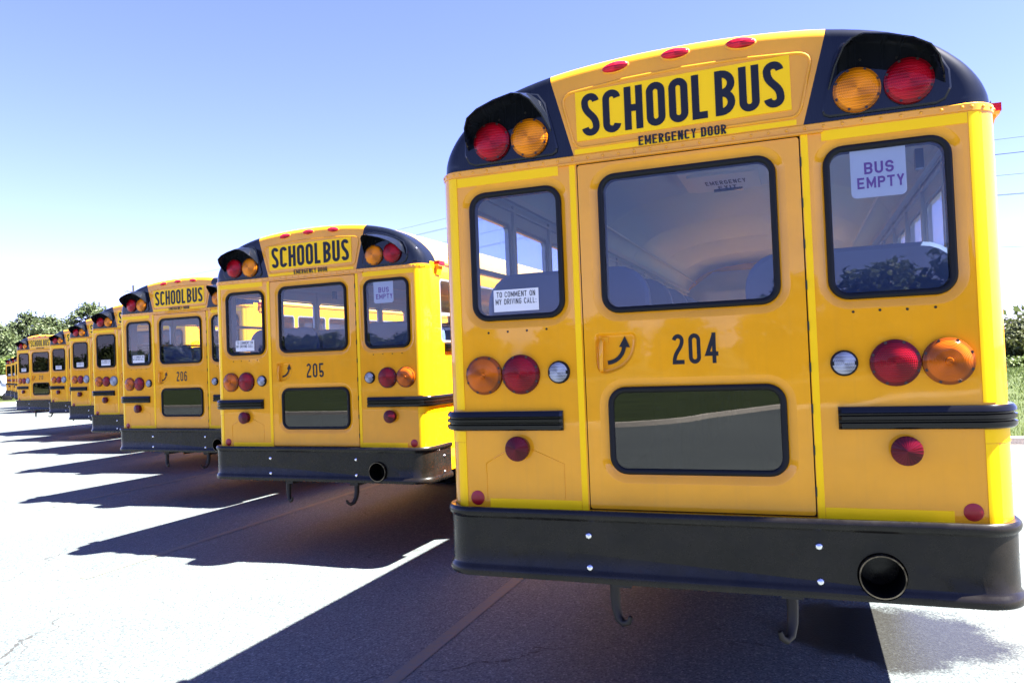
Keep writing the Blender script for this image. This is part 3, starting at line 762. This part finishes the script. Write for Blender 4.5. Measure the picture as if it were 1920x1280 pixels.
# interior
mb = MB(); XI = W-.034
for s in (-1, 1):
    hs = [rr(WY0+WP*i+.0, WY0+WP*i+WWD-.0, WZ0, WZ1, .05, 4) for i in range(NW)]
    mb.plate([(.06, 1.1), (LEN-.05, 1.1), (LEN-.05, 2.90), (.06, 2.90)], hs, lambda a, b, s=s: (s*XI, a, b))
    for h in hs: mb.bridge([[(s*(W-.001), a, b) for a, b in h], [(s*XI, a, b) for a, b in h]])
    mb.box(s*XI, s*(XI-.05), .06, LEN-.05, 2.885, 2.925); mb.box(s*(XI), s*(XI-.02), .06, LEN-.05, 2.835, 2.85)
    for i in range(NW-1):
        y = WY0+WP*i+WWD+.015; mb.box(s*XI, s*(XI-.018), y, y+.04, 2.13, 2.88)
mb.build('interior_lining', INT, root)
mb = MB(); loops = []
y = .13
ys = [.06]
while y < LEN-.1: ys += [y, y+.012, y+.028, y+.04]; y += 1.52
ys.append(LEN-.045)
for k, y in enumerate(ys):
    j = (k-1) % 4; sc_ = .962 if (k and j in (1, 2)) else .965
    loops.append([(x*sc_, y, 2.872+(z-2.872)*(sc_-.03)) for x, z in full])
mb.bridge(loops, False); mb.build('ceiling_lining', CEI, root, 11)
mb = MB()
for s in (-1, 1): mb.tube([(s*1.075, .08, 3.035), (s*1.075, LEN-.1, 3.035)], .010, 6)
mb.build('ceiling_trim', WHT, root, 40)
mb = MB(); mb.box(-.33, .30, 2.15, 2.85, 3.215, 3.29); mb.box(-.27, .24, 2.21, 2.79, 3.195, 3.217)
ht = mb.build('roof_hatch', WHT, root)
mb = MB(); stroke_text(mb, 'EMERGENCY', -.16, .14, 0, .10, 0, .6, .2, .18); stroke_text(mb, 'EXIT', -.08, .06, -.14, -.04, 0, .6, .2, .18)
mb.v = [(x, 2.55-z*1.4, 3.1935) for x, y_, z in mb.v]; mb.build('lettering', INK, ht)
mb = MB(); mb.box(-.12, .10, 2.72, 2.75, 3.178, 3.195); mb.build('handle', RAIL, ht)
mb = MB()
mb.box(1.01, 1.045, .42, .46, 2.715, 2.805); mb.box(-1.10, -1.06, 1.9, 1.95, 2.80, 2.90)
mb.build('ceiling_bracket', SEAT, root)
mb = MB(); mb.box(-XI, XI, .05, LEN-.05, 1.06, 1.10); mb.build('floor', FLR, root)
def seat_mesh(x0, x1):
    mb = MB(); o = rr(x0, x1, 1.32, 2.375, .17, 6)
    i = rr(x0+.02, x1-.02, 1.34, 2.355, .15, 6)
    mb.plate(i, [], lambda a, b: (a, 0, b)); mb.bridge([[(a, 0, b) for a, b in i], [(a, .008, b) for a, b in o], [(a, .07, b) for a, b in o], [(a, .09, b) for a, b in i]])
    mb.plate(i, [], lambda a, b: (a, .09, b))
    mb.box(x0+.01, x1-.01, .085, .48, 1.46, 1.58); mb.box(x0+.04, x0+.07, .1, .44, 1.1, 1.46); mb.box(x1-.07, x1-.04, .1, .44, 1.1, 1.46)
    return mb.mesh('bench_seat', SEAT, 40)
for sm in (seat_mesh(-1.19, -.27), seat_mesh(.22, 1.19)):
    for i in range(10): link('bench_seat', sm, root, (0, .46+.78*i, 0))
# front: bulkhead, dash, windscreen, bonnet, wheels, chassis
mb = MB(); mb.plate([(-XI, 1.1), (XI, 1.1), (XI, 2.9), (.8, 3.2), (-.8, 3.2), (-XI, 2.9)], [rr(-1.1, 1.1, 1.75, 2.55, .1, 4)], lambda a, b: (a, LEN-.04, b))
mb.box(-.9, .9, LEN-.35, LEN-.05, 2.62, 2.86); mb.box(-.75, -.45, LEN-.36, LEN-.34, 2.66, 2.82)
mb.build('bulkhead', INT, root)
mb = MB(); mb.box(-1.1, 1.1, LEN-.02, LEN-.014, 1.72, 2.58); panes.append(mb.build('windscreen', GLS, root))
mb = MB()
hp = [[(sx*k, yy, zz) for sx, zz in ((-1.12, .75), (-1.12, 1.5), (-.95, 1.72), (.95, 1.72), (1.12, 1.5), (1.12, .75))] for yy, k in ((LEN, 1), (LEN+.9, .95), (LEN+1.15, .88), (LEN+1.2, .8))]
mb.bridge(hp); mb.add(hp[-1], [tuple(range(6))]); mb.plate([(-W, .6), (W, .6), (W, 1.74), (-W, 1.74)], [], lambda a, b: (a, LEN-.005, b)); mb.build('bonnet', YEL, root, 30)
mb = MB(); mb.box(-1.2, 1.2, LEN+1.16, LEN+1.32, .5, .8); mb.build('front_bumper', BUMP, root)
mb = MB(); mb.box(-.43, -.34, .05, LEN+1.1, .78, 1.0); mb.box(.34, .43, .05, LEN+1.1, .78, 1.0); mb.box(-1.2, 1.2, .1, LEN, 1.01, 1.055)
mb.box(-.8, .8, 4.53, 4.67, .42, .58); mb.box(-.3, .3, 1.6, 2.7, .62, .78); mb.box(-1.2, -.6, 3.93, 3.96, .28, 1.0); mb.box(.6, 1.2, 3.93, 3.96, .28, 1.0)
for s in (-1, 1): mb.plate([(1.18, .625), (3.8, .625), (3.8, 1.05), (.2, 1.05), (.2, .91), (1.10, .91)], [], lambda a, b, s=s: (s*(W-.012), a, b))  # black liner sheets added inside the skirts, standing in for unlit inner faces
mb.build('chassis', DRK, root)
mb = MB(); mb.lathe([(.27, -.14), (.42, -.145), (.48, -.13), (.5, -.09), (.5, .09), (.48, .13), (.42, .145), (.27, .14)], n=32, ax='x'); tm = mb.mesh('wheel', TYR, 40)
mb = MB(); mb.lathe([(.0, .05), (.12, .05), (.14, .02), (.24, .03), (.275, .12), (.275, -.12), (.24, -.03), (0, -.05)], n=24, ax='x'); rm = mb.mesh('rim', RIM, 40)
for x, y in ((-1.08, 4.6), (-.76, 4.6), (.76, 4.6), (1.08, 4.6), (-1.02, LEN+.35), (1.02, LEN+.35)):
    wh = link('wheel', tm, root, (x, y, .5)); link('rim', rm, wh)

# ------------------------------------------------------------------ the row
GROUP = 'school buses parked in the row'
ROW = [('204', 0, 0, 0, 'yellow school bus numbered 204, nearest and largest, above a wet patch'),
       ('205', -4.0235, 2.789, -1.41, 'second yellow school bus of the row, number 205, its sunlit right side showing'),
       ('206', -7.896, 5.059, -2.95, 'third yellow school bus, number 206, its right end covered by the second bus'),
       ('207', -11.503, 7.706, .04, 'yellow school bus with big white reversing lamps, directly behind the bus numbered 206'),
       ('208', -15.457, 10.434, -.06, 'yellow school bus second beyond the bus numbered 206, dark windows'),
       ('209', -19.422, 13.031, 1.02, 'yellow school bus partly hiding the right end of the last large bus sign'),
       ('210', -23.269, 14.756, -2.52, 'yellow school bus seventh from the front, its whole small SCHOOL BUS sign visible'),
       ('214', -40.553+1.3, 26.46, 0, 'small distant school bus, rightmost of three mostly hidden by the last large bus'),
       ('215', -44.14+1.3, 28.86, 0, 'small distant school bus, the middle one of three at the far left'),
       ('216', -47.84+1.3, 31.21, 0, 'small distant school bus, leftmost of all and next to the green trees')]
dark = {}
buses = [root]
for i in range(1, len(ROW)): buses.append(copy_tree(root))
for i, (b, (num, x, y, a, lab)) in enumerate(zip(buses, ROW)):
    dz = (0, -.047, -.071, -.042, .0, .0, .0, 0, 0, 0)[i]      # the lot dips a little under the second to fourth bus
    b.location = (x, y, dz); b.rotation_euler = (0, 0, R_(a)); tag(b, lab, 'school bus', GROUP)
    for ch in b.children_recursive:
        k = ch.name.split('.')[0]
        if k == 'wheel': ch.location.z -= dz
        if k == 'fleet_number' and i: ch.data = number(num)
        if i >= 3:
            if k == 'backup_lamp': ch.data = big_back
            if k in ('pane', 'windscreen'):
                if ch.data.materials[0] not in (GLS, GLSS): continue
                if ch.data.name not in dark:
                    d = ch.data.copy(); d.materials[0] = GLSD; dark[ch.data.name] = d
                ch.data = dark[ch.data.name]

# ------------------------------------------------------------------ trees, poles, wires
def leafmat(name, a, b, c):
    m = mat(name, a, .55, spec=.35)
    g = N(m, 'ShaderNodeNewGeometry')
    L(m, ramp(m, g.outputs['Random Per Island'], [(0, a), (.5, b), (1, c)]), P(m).inputs['Base Color'])
    P(m).inputs['Subsurface Weight'].default_value = 0
    # thin leaves let some light through
    t = N(m, 'ShaderNodeBsdfTranslucent'); L(m, ramp(m, g.outputs['Random Per Island'], [(0, b), (1, c)]), t.inputs[0])
    mx = N(m, 'ShaderNodeMixShader'); mx.inputs[0].default_value = .3
    out = m.node_tree.nodes['Material Output']; L(m, P(m).outputs[0], mx.inputs[1]); L(m, t.outputs[0], mx.inputs[2]); L(m, mx.outputs[0], out.inputs[0])
    return m
LF1 = leafmat('oak_leaves', (0.0273, 0.0429, 0.0156), (0.0546, 0.078, 0.0265), (0.0975, 0.1209, 0.0484))
LF2 = leafmat('light_leaves', (0.0468, 0.078, 0.014), (0.078, 0.117, 0.0234), (0.117, 0.156, 0.039))
LF3 = leafmat('olive_leaves', (0.0351, 0.0468, 0.014), (0.0585, 0.0702, 0.0203), (0.0858, 0.0975, 0.0312))
BARK = mottled('bark', (.05, .04, .03), (.12, .10, .08), 3, fs=14, bs=.8, bd=.03)
def leaves(rng, blobs, n, size, flat=.6):
    """leaf-sized quads scattered through each blob (centre, radii), thinner at its heart"""
    wts = np.array([b[1][0]*b[1][1]*b[1][2] for b in blobs])**.7; wts /= wts.sum()
    which = rng.choice(len(blobs), n, p=wts)
    C = np.array([b[0] for b in blobs])[which]; Rr = np.array([b[1] for b in blobs])[which]
    d = rng.normal(size=(n, 3)); d /= np.linalg.norm(d, axis=1)[:, None]
    rad = rng.random(n)**.45*(1+.12*rng.normal(size=n))
    c = C+d*Rr*rad[:, None]
    nrm = d*.8+rng.normal(size=(n, 3))*.6+np.array((0, 0, .4)); nrm /= np.linalg.norm(nrm, axis=1)[:, None]
    a = np.cross(nrm, rng.normal(size=(n, 3))); a /= np.linalg.norm(a, axis=1)[:, None]; b = np.cross(nrm, a)
    s = size*(.6+.8*rng.random(n))[:, None]
    V = np.stack([c-a*s, c-b*s*.55+a*s*.1, c+a*s, c+b*s*.55+a*s*.1], 1).reshape(-1, 3)
    return V
def quadmesh(name, V, m):
    me = bpy.data.meshes.new(name); n = len(V)//4
    me.vertices.add(len(V)); me.vertices.foreach_set('co', V.astype(np.float32).ravel())
    me.loops.add(4*n); me.loops.foreach_set('vertex_index', np.arange(4*n, dtype=np.int32))
    me.polygons.add(n); me.polygons.foreach_set('loop_start', np.arange(0, 4*n, 4, dtype=np.int32))
    me.update(calc_edges=True); me.materials.append(m); return me
def tree(x, y, h, rx, label, m=LF1, seed=0, n=4800, leaf=.24, trunk=.38, group=None, cat='tree', name='tree', low=.25):
    rng = np.random.default_rng(seed)
    root_ = empty(name, (x, y, 0)); tag(root_, label, cat, group)
    mb = MB(); k = rng.normal(size=(6, 2))*.12*h*.1
    tr = h*.022+.05
    pts = [(k[i, 0]*(i > 0), k[i, 1]*(i > 0), h*trunk*1.5*i/5) for i in range(6)]
    mb.tube(pts, [tr*1.3, tr, tr*.9, tr*.75, tr*.6, tr*.4], 8)
    blobs = []
    nb = 24
    for i in range(nb):
        t = i/(nb-1); a = i*2.4+rng.random()*.8
        zz = h*(low+(1-low)*(.12+.80*t)); prof_ = math.sin(math.pi*min(1, .22+.72*t))**.8
        rr_ = rx*prof_*(.35+.45*rng.random())
        c = (rr_*math.cos(a), rr_*math.sin(a), zz-h*.03)
        br = rx*(.22+.20*rng.random())*(.75+.35*prof_)
        blobs.append((c, (br, br, br*.72)))
        st = pts[min(5, 2+i % 4)]
        mid = tuple((s_+e_)/2+rng.normal()*.15 for s_, e_ in zip(st, c))
        mb.tube([st, mid, c], [tr*.5, tr*.3, tr*.1], 5)
    top = max(b[0][2]+b[1][2] for b in blobs); f = (h-.0)/top
    blobs = [((c[0], c[1], c[2]*f), r) for c, r in blobs]
    mb.build('trunk', BARK, root_, 60)
    link('crown', quadmesh('crown', leaves(rng, blobs, n, leaf), m), root_)
    return root_
def dep(u, v, D):
    d = r2*((u-960)/FPX)-u2*((v-640)/FPX)+fw; return CAM+d*D
def px_tree(u, top, D, rad, *a, **k):
    p = dep(u, top, D); return tree(p.x, p.y, p.z, rad, *a, **k)
G1 = 'trees beyond the far end of the lot'
px_tree(-14, 598, 92, 5.0, 'dense green tree at the far left edge, partly out of view', seed=1, group=G1, n=10000, leaf=.2, low=.08)
px_tree(25, 602, 104, 3.6, 'green tree between the left edge tree and the tallest crown behind the far buses', seed=12, group=G1, n=8000, leaf=.2, low=.05)
px_tree(56, 582, 98, 4.0, 'tall rounded green tree rising behind the last large bus', seed=3, group=G1, n=9500, leaf=.2, low=.05)
px_tree(100, 588, 100, 4.2, 'broad green tree behind the far bus roofs, left of the utility pole tree', seed=4, group=G1, n=9500, leaf=.2, low=.05)
px_tree(136, 612, 108, 3.4, 'low blue-green tree in the dip between the two higher crowns', seed=5, group=G1, n=7000, leaf=.2, low=.05)
px_tree(171, 564, 96, 3.6, 'tall loose tree beside the utility pole with sky showing through', seed=8, group=G1, n=4600, leaf=.2, low=.3)
px_tree(22, 664, 76, 2.4, 'light green bushy small tree above the distant buses', m=LF2, seed=9, n=3500, low=.02, leaf=.16, cat='small tree')
px_tree(-6, 672, 70, 2.6, 'light green leafy bush at the far left edge by the white truck', m=LF2, seed=10, n=3500, low=.02, leaf=.16, cat='bush', name='bush')
px_tree(45, 640, 84, 3.2, 'shaded green bush filling the gap under the tall rounded tree', seed=13, n=4500, low=.02, leaf=.2, cat='bush', name='bush')
px_tree(1922, 588, 62, 3.4, 'olive green tree at the right edge behind the nearest bus', m=LF3, seed=21, n=9000, low=.06, leaf=.15)
px_tree(1893, 690, 66, 1.1, 'small dark shrub under the right edge tree', m=LF1, seed=22, n=1200, low=.0, leaf=.1, cat='bush', name='bush')
px_tree(1925, 664, 50, 1.5, 'light green bush on the lawn at the right edge', m=LF2, seed=23, n=2200, low=.0, leaf=.1, cat='bush', name='bush')
px_tree(1850, 655, 90, 3.5, 'green tree hidden mostly behind the right side of the nearest bus', m=LF3, seed=24, n=3500, low=.02)
# trees behind the photographer: they show as the dark band mirrored in the glass and paint
G2 = 'trees along the bank behind the photographer'
proto = [tree(0, 0, 9.6, 5.2, 'green tree on the bank behind the photographer', seed=30+i, n=3800, leaf=.34, low=.03) for i in range(3)]
rg = np.random.default_rng(5); ntree = 0
for row, (y0, sp) in enumerate(((-62, 6.6), (-76, 6.9))):
    for x in np.arange(-212, 96, sp*(1.0)):
        o = proto[ntree] if ntree < 3 else copy_tree(proto[ntree % 3])
        s = (.90+.42*rg.random()) if x > 1 else (.56+.18*rg.random())
        o.location = (x+rg.normal()*1.2, y0+rg.normal()*2.5, 0); o.rotation_euler = (0, 0, rg.random()*6.28); o.scale = (s, s, s*(.88 if row == 0 else 1.0))
        tag(o, 'green tree standing in the line behind the photographer, seen only as a reflection', 'tree', G2); ntree += 1
# far tree line as one wooded ridge on the right
V = leaves(np.random.default_rng(77), [((x, 330+20*math.sin(x*.05), 5), (16, 10, 7+3*math.sin(x*.11))) for x in range(-20, 330, 12)], 9000, 1.5)
tag(link('far_woods', quadmesh('far_woods', V, LF1)), kind='stuff')
# grass tufts along the right-hand lawn
rg = np.random.default_rng(3); n = 60000
gx = rg.uniform(1.5, 34, n); gy = 12.95+rg.random(n)**1.6*45
keep = np.abs(gx-(CAM.x+(gy-CAM.y)*.225)) < 9+.3*gy; gx, gy = gx[keep], gy[keep]; n = len(gx)
h = (.035+.06*rg.random(n))*(1+(gy-13)*.02); ang = rg.random(n)*6.28; wd = .006+.0007*(gy-12); ln = rg.normal(size=(n, 2))*.03
Vg = np.stack([np.stack([gx-np.cos(ang)*wd, gy-np.sin(ang)*wd, np.full(n, .11)], 1), np.stack([gx+np.cos(ang)*wd, gy+np.sin(ang)*wd, np.full(n, .11)], 1),
               np.stack([gx+np.cos(ang)*wd*.3+ln[:, 0], gy+np.sin(ang)*wd*.3+ln[:, 1], .11+h], 1), np.stack([gx-np.cos(ang)*wd*.3+ln[:, 0], gy-np.sin(ang)*wd*.3+ln[:, 1], .11+h], 1)], 1).reshape(-1, 3)
tag(link('grass', quadmesh('grass', Vg, LF2)), kind='stuff')
WOOD = mottled('pole_wood', (.035, .033, .033), (.07, .065, .06), 2, fs=20)
def pole(p, label, arms=((-.75, 1.2), (-2.3, .9))):
    r = empty('utility_pole', (p.x, p.y, 0)); tag(r, label, 'utility pole', 'utility poles carrying the wires')
    mb = MB(); mb.tube([(0, 0, 0), (0, 0, p.z)], [.17, .11], 10); mb.build('post', WOOD, r, 60)
    for dz, hw in arms:
        mb = MB(); mb.box(-.05, .05, -hw, hw, p.z+dz-.06, p.z+dz+.06); mb.build('crossarm', WOOD, r)
        for k in (-1, -.45, .45, 1):
            mb = MB(); mb.lathe([(.0, .14), (.03, .13), (.045, .08), (.03, .05), (.04, .02), (.02, 0)], (0, k*hw*.93, p.z+dz+.06), 8, ax='z'); mb.build('insulator', WHT, r, 50)
    return p
P0 = pole(dep(186, 566, 118), 'distant utility pole standing in front of the tall loose tree at the left')
P1 = pole(dep(250, 535, 88), 'utility pole rising just above the roof corner of bus 206')
P2 = pole(dep(1262, 300, 58), 'utility pole hidden behind the nearest bus')
P3 = pole(dep(2120, 228, 40), 'utility pole standing outside the right of the view')
WIRE = mat('wire_aluminium', (.03, .033, .04), .5, .3)
for k, dz in enumerate((-.02, -.70, -.98, -2.2, -3.1, -3.3, -6.3, -8.6)):
    mb = MB(); rw = .011 if dz > -8 else .020
    for A_, B_ in ((P0, P1), (P1, P2), (P2, P3)):
        if dz < -4 and A_ != P2: continue
        q = []
        for i in range(25):
            t = i/24; c = A_.lerp(B_, t); q.append((c.x, c.y+(.9 if k in (1, 4) else -.5 if k else 0), c.z+dz-4*t*(1-t)*.55))
        mb.tube(q, rw, 5)
    o = mb.build('power_wire', WIRE, None, 60)
    tag(o, ['topmost thin wire strung between the utility poles', 'second wire from the top between the poles', 'third wire from the top between the poles', 'fourth wire, with a gap above it, between the poles',
            'upper one of a close pair of wires in the middle of the set', 'lower one of a close pair of wires in the middle of the set', 'lone thin wire low behind the right side of the nearest bus', 'lowest and thickest dark cable right of the nearest bus'][k], 'wire', 'overhead wires')
# white truck beyond the last bus at the far left
tp = dep(-16, 728, 66)
tr = empty('parked_truck', (tp.x, tp.y, 0), R_(25)); tag(tr, 'white parked truck partly visible at the far left edge beyond the last bus', 'truck')
TW = paint('white_truck_paint', (.62, .63, .64), .05); TY = mat('amber_stripe', (.6, .35, .03), .4)
mb = MB(); sec = [(-2.6, .55), (-2.6, 1.55), (-.4, 1.6), (.1, 2.25), (1.2, 2.25), (1.5, 1.6), (2.6, 1.45), (2.7, .55)]
mb.bridge([[(x, -.92, z) for x, z in sec], [(x, -.98, z*.99+.01) for x, z in sec], [(x, .98, z*.99+.01) for x, z in sec]]); mb.plate(sec, [], lambda a, b: (a, -.92, b)); mb.plate(sec, [], lambda a, b: (a, .981, b)); mb.build('body', TW, tr, 30)
mb = MB(); mb.box(-2.55, -.4, -.99, -.975, 1.47, 1.55); mb.build('stripe', TY, tr)
mb = MB(); mb.prism([(.1, 1.62), (.3, 2.15), (1.1, 2.15), (1.32, 1.62)], -.99, -.97); mb.build('window', RUB, tr)
mb = MB(); mb.lathe([(0, -.12), (.2, -.13), (.26, -.12), (.38, -.11), (.40, -.06), (.40, .06), (.38, .11), (0, .11)], n=24); wm = mb.mesh('wheel', TYR, 40)
for x in (-1.7, 1.8):
    for y in (-.9, .9): link('wheel', wm, tr, (x, y, .40))
